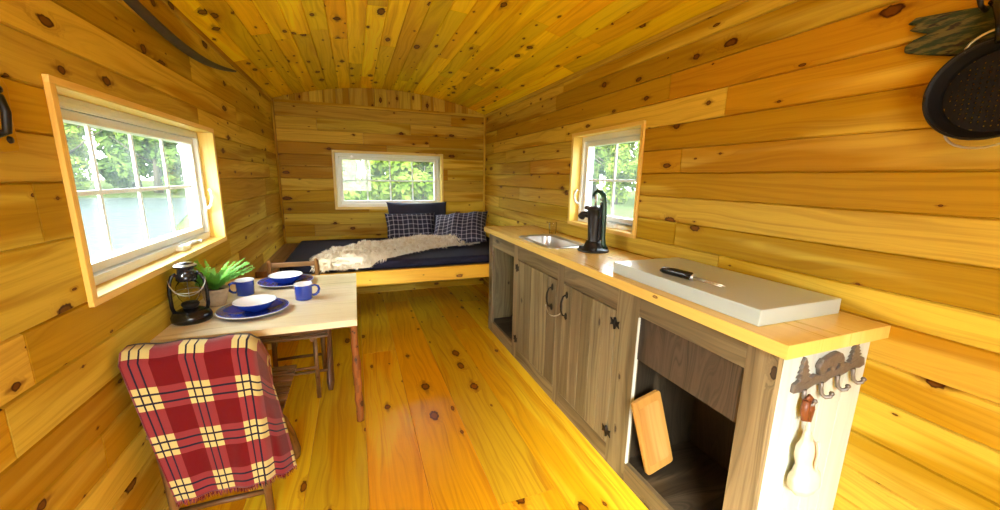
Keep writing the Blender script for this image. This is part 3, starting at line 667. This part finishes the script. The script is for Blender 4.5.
m = W(); m.tube([(XL+.018, 1.175, 1.51), (XL+.045, 1.17, 1.50), (XL+.05, 1.17, 1.47), (XL+.045, 1.17, 1.43), (XL+.018, 1.175, 1.42)], .008, 8); m.build('pull', m_iron, pq)
pt = MB().prism([(-.02, -.03), (.018, -.028), (.022, .02), (0, .034), (-.022, .02)], lambda a, b, d: (XL+d, 1.46+a, .80+b), 0, .006)

# ------------------------------------------------------------------ table
tb_ = empty('dining_table', (-.38, 2.1, 0), 0, 'pale pine wall table with rustic branch legs under the left window', 'table')
m = W(); off = (1.2, 4.4)
ys = [1.675, 1.965, 2.255, 2.54]
for i, (a, b) in enumerate(zip(ys[:-1], ys[1:])): m.box(XL+.002, -.022, a, b, TZ-.028, TZ, 'x', off=(off[0]+i*.7, off[1]+i*.3), tone=.45+.1*i)
m.build('tabletop', m_tab, tb_)
def branch_leg(x, y, z1, nm='table_leg', mat=m_twig, r=.019, par=tb_, lean=(0, 0), seed=1):
    q = random.Random(seed); P = []; Rr = []
    for i in range(17):
        a = i/16; P.append((x+lean[0]*(1-a)+q.uniform(-.0025, .0025), y+lean[1]*(1-a)+q.uniform(-.0025, .0025), z1*a)); Rr.append(r*q.uniform(.88, 1.12)*(1.12-.2*a)*(1.18 if i in (3, 7, 8) else 1))
    m = W(); m.tube(P, Rr, 12); return m.build(nm, mat, par)
branch_leg(-.052, 2.07, TZ-.0285, seed=4, lean=(.015, 0)); branch_leg(-.055, 2.47, TZ-.0285, seed=5)
m = W(); m.box(XL+.001, XL+.026, 1.70, 2.52, TZ-.075, TZ-.0285, 'y'); m.build('wall_cleat', m_grey, tb_, bevel=.003)
m = W(); m.tube([(XL+.02, 1.73, TZ-.04), (-.35, 1.73, TZ-.042), (-.05, 1.74, TZ-.04)], [.016, .017, .015], 10); m.build('rail', m_chair, tb_)
m = W(); m.tube([(-.055, 1.72, TZ-.036), (-.055, 2.1, TZ-.037), (-.055, 2.5, TZ-.036)], [.014, .015, .013], 10); m.build('rail', m_chair, tb_)

# ------------------------------------------------------------------ folding chairs
def make_chair(x, y, label):
    r_ = empty('folding_chair', (x, y, 0), 0, label, 'chair')
    hw = .150
    for s in (-1, 1):
        m = MB(); X = s*hw
        m.tube([(X, .035, .002), (X*.99, .02, .25), (X*.97, -.02, .50), (X*.95, -.04, .68), (X*.93, -.035, .775), (X*.93, -.025, .790)], [.014, .015, .016, .016, .015, .010], 10); m.build('back_post', m_chair, r_)
        m = MB(); X = s*(hw+.055)
        m.tube([(X, .35, .012), (X, .325, .06), (X, .25, .20), (X, .16, .33), (X, .06, .425)], [.016, .027, .022, .015, .012], 10, flat=.7); m.build('crossed_leg', m_chair, r_)
        m = MB(); X = s*(hw+.004)*.88
        m.tube([(X, .05, .405), (X, .2, .412), (X, .47, .413)], .013, 8); m.build('seat_rail', m_chair, r_)
        m = MB(); X = s*(hw-.012)
        m.tube([(X, .36, .41), (X, .375, .25), (X*1.02, .395, .002)], [.013, .013, .012], 8); m.build('front_leg', m_chair, r_)
    for i in range(8):
        yy = .045+i*.055; MB().box(-hw-.070, hw+.070, yy, yy+.042, .420, .434, 'x').build('seat_slat', m_chair, r_, bevel=.003)
    for z, yy, w_ in ((.760, -.036, .032), (.60, -.030, .028)):
        MB().box(-hw*.93, hw*.93, yy-.007, yy+.007, z-w_/2, z+w_/2, 'x').build('back_rail', m_chair, r_, bevel=.004)
    for z, yy in ((.12, .028), (.30, .018)): MB().tube([(-hw, yy, z), (0, yy, z+.002), (hw, yy, z)], [.010, .011, .010], 8).build('rung', m_chair, r_)
    MB().tube([(-hw-.055, .30, .13), (hw+.055, .30, .13)], .009, 8).build('rung', m_chair, r_)
    MB().tube([(-hw, .385, .20), (hw, .385, .20)], .009, 8).build('rung', m_chair, r_)
    return r_
c1 = make_chair(-.535, 1.50, 'near folding wooden chair with the red plaid blanket over its back')
c2 = copy_tree(c1); c2.location = (-.415, 2.78, 0); c2.rotation_euler = (0, 0, PI)
c2['label'] = 'far folding wooden chair beyond the table, beside the bed'

# ------------------------------------------------------------------ plaid blanket
bl = empty('plaid_blanket', (-.48, 1.44, .83), 0, 'red and cream plaid fringed blanket draped over the near chair back', 'blanket')
XA, XB_ = -.718, -.378
def drape(a, b):
    # a runs across the front, round the right post and back; b < 0 lies behind the rail, 0..1 hangs in front
    s = a*.50; wdt = .372; t = b; tp = max(0, t)
    H = .545
    z = .790-tp*H if t >= .0 else .790+t*.75
    y = 1.462-.036*max(-1, min(1, t/.05)) if t < .05 else 1.426
    if t < 0: y = 1.498
    if abs(t) < .03: z = .784+.012*math.cos(t/.03*PI/2)
    lean = .090*tp
    if s < wdt:
        q = s/wdt
        x = XA+(XB_-XA)*q+lean*(1-q*.85)
        yy = y-.008*tp*math.sin(s*22+1)-.003*tp*math.sin(s*60+t*3)
        z += .003*math.sin(s*45)*max(0, 1-abs(t)*3)
    else:
        k = (s-wdt)/(.50-wdt); Ls = s-wdt; phi = math.radians(86-46*tp)
        cr = min(1, Ls/.03)
        x = XB_+lean*.15+.020*math.sin(cr*PI/2)+max(0, Ls-.02)*math.cos(phi)*.8
        yy = y-.006*tp+.024*(1-math.cos(cr*PI/2))+max(0, Ls-.02)*math.sin(phi)+.010*math.sin(k*8)*tp
        z += -.15*k*(1-tp*.75)
    return (x, yy, z)
m = W(); m.grid(lambda a, b: drape(a, -.35+1.35*b), 70, 70, uvf=lambda a, b: (a*.50, (-.35+1.35*b)*.56)); m.build('cloth', m_plaid, bl, merge=True, solid=.005)
m = W()
for i in range(230):
    a = (i+R.random())/230; p = Vector(drape(a, 1.0)); L = R.uniform(.012, .024); dx = R.uniform(-.005, .005); u_ = a*.5
    m.face([p+Vector((-.0012, -.001, .002)), p+Vector((.0012, -.001, .002)), p+Vector((dx+.0005, R.uniform(-.004, .004), -L)), p+Vector((dx-.0005, 0, -L))], [(u_, .56)]*4)
tag(m.build('fringe', m_plaid, bl), kind='stuff')
m = W(); m.grid(lambda a, b: (-.575+.20*a, 1.50+.004*math.sin(a*20), .33-.075*b-.01*math.sin(a*9)), 20, 8, uvf=lambda a, b: (a*.2+.05, b*.075+.3)); m.build('rear_fold', m_plaid, bl, solid=.005)

# ------------------------------------------------------------------ things on the table
def enamel_plate(loc, label):
    r_ = empty('plate', loc, 0, label, 'plate')
    MB().lathe([(.001, 0), (.075, 0), (.085, .004), (.112, .013), (.139, .019), (.141, .0205), (.139, .022), (.111, .0165), (.084, .0075), (.074, .0045), (.001, .0045)], n=56).build('dish', m_blue, r_)
    MB().lathe([(.1385, .0185), (.1415, .0190), (.1425, .0208), (.1415, .0226), (.1385, .0223)], n=56).build('rim', m_white, r_); return r_
def enamel_bowl(loc, label):
    r_ = empty('bowl', loc, 0, label, 'bowl')
    MB().lathe([(.001, 0), (.040, 0), (.043, .003), (.062, .014), (.078, .032), (.084, .046)], n=48).build('outside', m_blue, r_)
    MB().lathe([(.001, .0035), (.040, .0035), (.060, .017), (.076, .034), (.0815, .0465), (.084, .048), (.0865, .0465), (.0845, .0455)], n=48).build('inside', m_white, r_); return r_
def mug(loc, rz, label):
    r_ = empty('mug', loc, rz, label, 'mug')
    MB().lathe([(.001, 0), (.036, 0), (.040, .004), (.041, .076)], n=40).build('cup', m_blue, r_)
    MB().lathe([(.0425, .0755), (.0430, .0785), (.0415, .0805), (.0395, .0785), (.039, .006), (.001, .005)], n=40).build('inner_cup', m_white, r_)
    MB().tube([(.040, 0, .064), (.052, 0, .067), (.066, 0, .060), (.071, 0, .044), (.066, 0, .027), (.054, 0, .017), (.040, 0, .015)], .0045, 10, flat=1.5).build('mug_handle', m_blue, r_); return r_
enamel_plate((-.455, 1.915, TZ), 'near blue enamel plate with white rim, nearest the blanket')
enamel_bowl((-.450, 1.925, TZ+.005), 'white-lined blue bowl on the near plate')
enamel_plate((-.395, 2.39, TZ), 'far blue enamel plate with white rim, at the bed end of the table')
enamel_bowl((-.395, 2.395, TZ+.005), 'white-lined blue bowl on the far plate')
mug((-.555, 2.22, TZ), math.radians(188), 'dark blue enamel mug beside the fern, handle to the left')
mug((-.268, 2.055, TZ), math.radians(8), 'blue enamel mug near the aisle edge of the table, handle to the right')
ln_ = empty('lantern', (-.670, 1.875, TZ), math.radians(20), 'black hurricane oil lantern on the table against the left wall', 'lantern')
MB().lathe([(.001, 0), (.060, 0), (.066, .006), (.067, .022), (.060, .036), (.040, .047), (.026, .052), (.001, .054)], n=36).build('tank', m_blackp, ln_)
MB().lathe([(.020, .050), (.024, .054), (.030, .066), (.026, .074), (.012, .076), (.001, .077)], n=24).build('burner', m_iron, ln_)
MB().lathe([(.022, .075), (.034, .095), (.040, .118), (.036, .142), (.025, .160), (.0235, .160), (.034, .141), (.038, .118), (.032, .096), (.021, .077)], n=32).build('glass_globe', m_clear, ln_)
MB().lathe([(.030, .158), (.034, .162), (.034, .178), (.028, .184), (.026, .205), (.036, .210), (.037, .216), (.024, .226), (.001, .229)], n=28).build('chimney', m_blackp, ln_)
MB().lathe([(.037, .2165), (.030, .222), (.001, .2295)], n=28).build('chimney_cap', m_steel, ln_)
for s in (-1, 1): MB().tube([(s*.050, 0, .036), (s*.056, 0, .06), (s*.057, 0, .11), (s*.054, 0, .150), (s*.044, 0, .178), (s*.030, 0, .186)], .0065, 10).build('side_tube', m_blackp, ln_)
MB().tube([(.057*math.cos(a), -.03*math.sin(a), .165-.06*math.sin(a)) for a in [PI*k/12 for k in range(13)]], .0018, 6).build('bail_handle', m_wire, ln_)
for s in (0, 1): MB().tube([(.042*math.cos(a+s*PI/2), .042*math.sin(a+s*PI/2), .118) for a in [2*PI*k/24 for k in range(25)]] if s == 0 else [(0, .030, .08), (0, .045, .118), (0, .032, .156)], .0014, 6).build('guard_wire', m_wire, ln_)
ln_.scale = (1.06, 1.06, 1.10)
fn_ = empty('potted_fern', (-.640, 2.075, TZ), 0, 'small bright green fern in a pale clay pot beside the lantern', 'potted plant')
MB().lathe([(.001, 0), (.034, 0), (.037, .004), (.050, .055), (.052, .070), (.055, .071), (.055, .082), (.048, .082), (.046, .070), (.001, .068)], n=32).build('pot', m_pot, fn_)
MB().lathe([(.0465, .071), (.03, .075), (.001, .077)], n=24).build('soil', m_soil, fn_)
rf = random.Random(11)
for k in range(95):
    a = rf.random()*6.283; L = rf.uniform(.07, .18); lift = rf.uniform(.8, 1.6); m = MB(); P = []
    for i in range(15):
        t_ = i/14; rr = L*t_*math.cos(lift*.6*(1-t_*.3)); zz = .073+L*(math.sin(lift)*t_-.28*t_*t_)
        P.append(Vector((rr*math.cos(a), rr*math.sin(a), zz)))
        P[-1].x = max(P[-1].x, XL+.640+.008)
    m.tube(P, [.0012]*15, 4, caps=False)
    for i in range(1, 15):
        d = (P[i]-P[i-1]).normalized(); sd = d.cross(Vector((0, 0, 1))).normalized(); w_ = .012*math.sin(PI*(i/15)**.7)+.003
        for s in (-1, 1):
            for q in (0, .5):
                b_ = P[i]-d*.012*q; e = b_+sd*s*w_+d*.006+Vector((0, 0, rf.uniform(-.006, .004))); e.x = max(e.x, XL+.640+.004)
                m.face([b_-d*.002, (b_+e)/2-d*.003+Vector((0, 0, .002)), e, (b_+e)/2+d*.003+Vector((0, 0, .002)), b_+d*.002], [(0, 0)]*5)
    m.build('frond', m_fern, fn_)

# ------------------------------------------------------------------ bed
BY = 3.19; BZ = .585
bd = empty('bed', (.4, 3.9, 0), 0, 'wide pine platform bed across the back of the cabin', 'bed')
m = W(); m.box(XL+.003, XR-.003, BY, BY+.035, BZ-.118, BZ, 'x'); m.build('front_board', m_bed, bd, bevel=.003)
m = W(); m.box(XL+.003, -.585, BY+.036, YB-.023, BZ-.02, BZ+.045, 'y'); m.build('side_ledge', m_chair, bd, bevel=.004)
m = W(); m.box(-.584, XR-.004, BY+.036, YB-.004, BZ-.020, BZ-.001, 'x'); m.build('platform', m_chair, bd)
for x in (XL+.03, XR-.10):
    m = W(); m.box(x, x+.06, BY+.037, BY+.10, 0, BZ-.023, 'z'); m.build('bed_leg', m_pine, bd)
m = W(); m.box(XL+.01, XR-.01, YB-.07, YB-.03, BZ-.115, BZ-.0205, 'x'); m.build('rear_rail', m_pine, bd)
MZ = BZ+.075
def slab_pts(a, b):
    x0, x1, y0, y1 = -.575, XR-.02, BY+.045, YB-.03
    th = 2*PI*a
    return None
m = MB().box(-.578, XR-.024, BY+.042, YB-.03, BZ, MZ); o = m.build('mattress', m_navy, loc=(.46, 3.88, BZ), bevel=.03)
tag(o, 'thin navy blue mattress on the pine bed', 'mattress'); o.modifiers['bevel'].segments = 4
def pillow(name, mat, hx, hy, th, mt, label, seed, cat='pillow'):
    def fn(a, b, s):
        u_, v_ = 2*a-1, 2*b-1
        e = max(0, (1-abs(u_)**2.6))**.55*max(0, (1-abs(v_)**2.6))**.55
        pin = 1-.10*(1-abs(u_))**.5*abs(v_)**3 ; pin2 = 1-.08*(1-abs(v_))**.5*abs(u_)**3
        n_ = noise.noise(Vector((u_*2.2+seed, v_*2.2, s*3)))*.16+noise.noise(Vector((u_*5+seed, v_*4, s)))*.07
        return mt @ Vector((u_*hx*pin2, v_*hy*pin, s*th*e*(1+n_)+.012*e*math.sin(u_*9+seed)))
    m = MB(); 
    for s in (1, -1): m.grid((lambda a, b, s=s: fn(a if s > 0 else 1-a, b, s)), 36, 26, uvf=lambda a, b: (a*hx*2, b*hy*2))
    o = m.build(name, mat, merge=True, loc=mt.translation); tag(o, label, cat, 'pillows on the bed'); return o
def PM(loc, rx, rz, ry=0): return Matrix.Translation(loc) @ Matrix.Rotation(math.radians(rz), 4, 'Z') @ Matrix.Rotation(math.radians(rx), 4, 'X') @ Matrix.Rotation(math.radians(ry), 4, 'Y')
pillow('pillow', m_navy2, .345, .215, .085, PM((.66, 4.39, MZ+.208), 72, 0), 'plain navy pillow propped upright under the back window', 1)
pillow('pillow', m_navyplaid, .275, .165, .065, PM((.555, 4.21, MZ+.150), 66, 2), 'navy plaid pillow leaning against the plain navy pillow', 2)
pillow('pillow', m_navyplaid, .30, .25, .075, PM((1.03, 3.94, MZ+.165), 34, -20, -7), 'navy plaid pillow slouched at the right end of the bed', 3)

# sheepskin
sp = empty('sheepskin', (.35, 3.6, MZ), 0, 'long shaggy cream sheepskin spread over the navy mattress', 'sheepskin')
CL = [(-.30, 3.36, .12, .14), (-.20, 3.37, .24, .22), (-.04, 3.42, .34, .28), (.14, 3.50, .38, .33), (.34, 3.60, .38, .28), (.52, 3.70, .34, .20), (.70, 3.78, .27, .15), (.90, 3.84, .16, .14), (1.04, 3.84, .06, .07), (1.14, 3.80, .012, .012)]
def spine(t):
    k = t*(len(CL)-1); i = min(int(k), len(CL)-2); q = k-i; return [CL[i][j]*(1-q)+CL[i+1][j]*q for j in range(4)]
def skin(a, b, h=0.0):
    x, y, wb, wf = spine(a); v_ = 2*b-1
    wob = 1+.15*noise.noise(Vector((a*6, v_*2, 4)))
    y2 = y+(v_*wb if v_ > 0 else v_*wf)*wob; x2 = x+v_*.06
    z = MZ+.008+.075*max(0, 1-v_*v_)**.5*max(0, 1-(2*a-1)**4)**.5+.035*noise.noise(Vector((x2*7, y2*7, 0)))*max(0, 1-v_*v_)
    if a > .75: z += .0
    edge = BY+.045
    if y2 < edge: d = edge-y2; y2 = max(edge-.05-.02*d, edge-d*.6); z -= min(.05, d*.8)
    return Vector((x2, y2, max(z, MZ-.04)+h))
m = W(); m.grid(lambda a, b: skin(a, b), 60, 24); m.build('hide', m_wool, sp, merge=True)
m = W(); rw = random.Random(21)
locks = []
for i in range(1500):
    a = rw.random(); b = rw.random(); p = skin(a, b); v_ = 2*b-1; edge = max(0, abs(v_)-.55)/.45
    f_ = Vector((rw.gauss(0, .5)+(a-.5)*.6*edge, rw.gauss(-.25, .5)+v_*1.3*edge, .75-.65*edge)).normalized()
    locks.append((p, f_, rw.uniform(.045, .085), rw.uniform(.45, 1)))
for (p, f_, L, tn) in locks:
    for q in range(11):
        o_ = Vector((rw.gauss(0, .010), rw.gauss(0, .010), 0)); d = (f_+Vector((rw.gauss(0, .12), rw.gauss(0, .12), rw.gauss(0, .1)))).normalized(); L2 = L*rw.uniform(.7, 1.1)
        s_ = d.cross(Vector((0, 0, 1))).normalized()*.0030
        a0 = p+o_; a1 = a0+d*L2*.5-o_*.35; a2 = a0+d*L2*.95-o_*.8+Vector((0, 0, -L2*.45)); tn2 = min(1, max(0, tn+rw.uniform(-.2, .2)))
        for z_ in (a1, a2):
            if z_.z < MZ-.045: z_.z = MZ-.045
            if z_.y > BY+.05 and z_.z < MZ+.004: z_.z = MZ+.004
        m.face([a0-s_, a0+s_, a1+s_*.9, a1-s_*.9], [(0, 0)]*4, tn2, smooth=True); m.face([a1-s_*.9, a1+s_*.9, a2], [(0, 0)]*3, tn2, smooth=True)
tag(m.build('wool', m_fur, sp), kind='stuff')
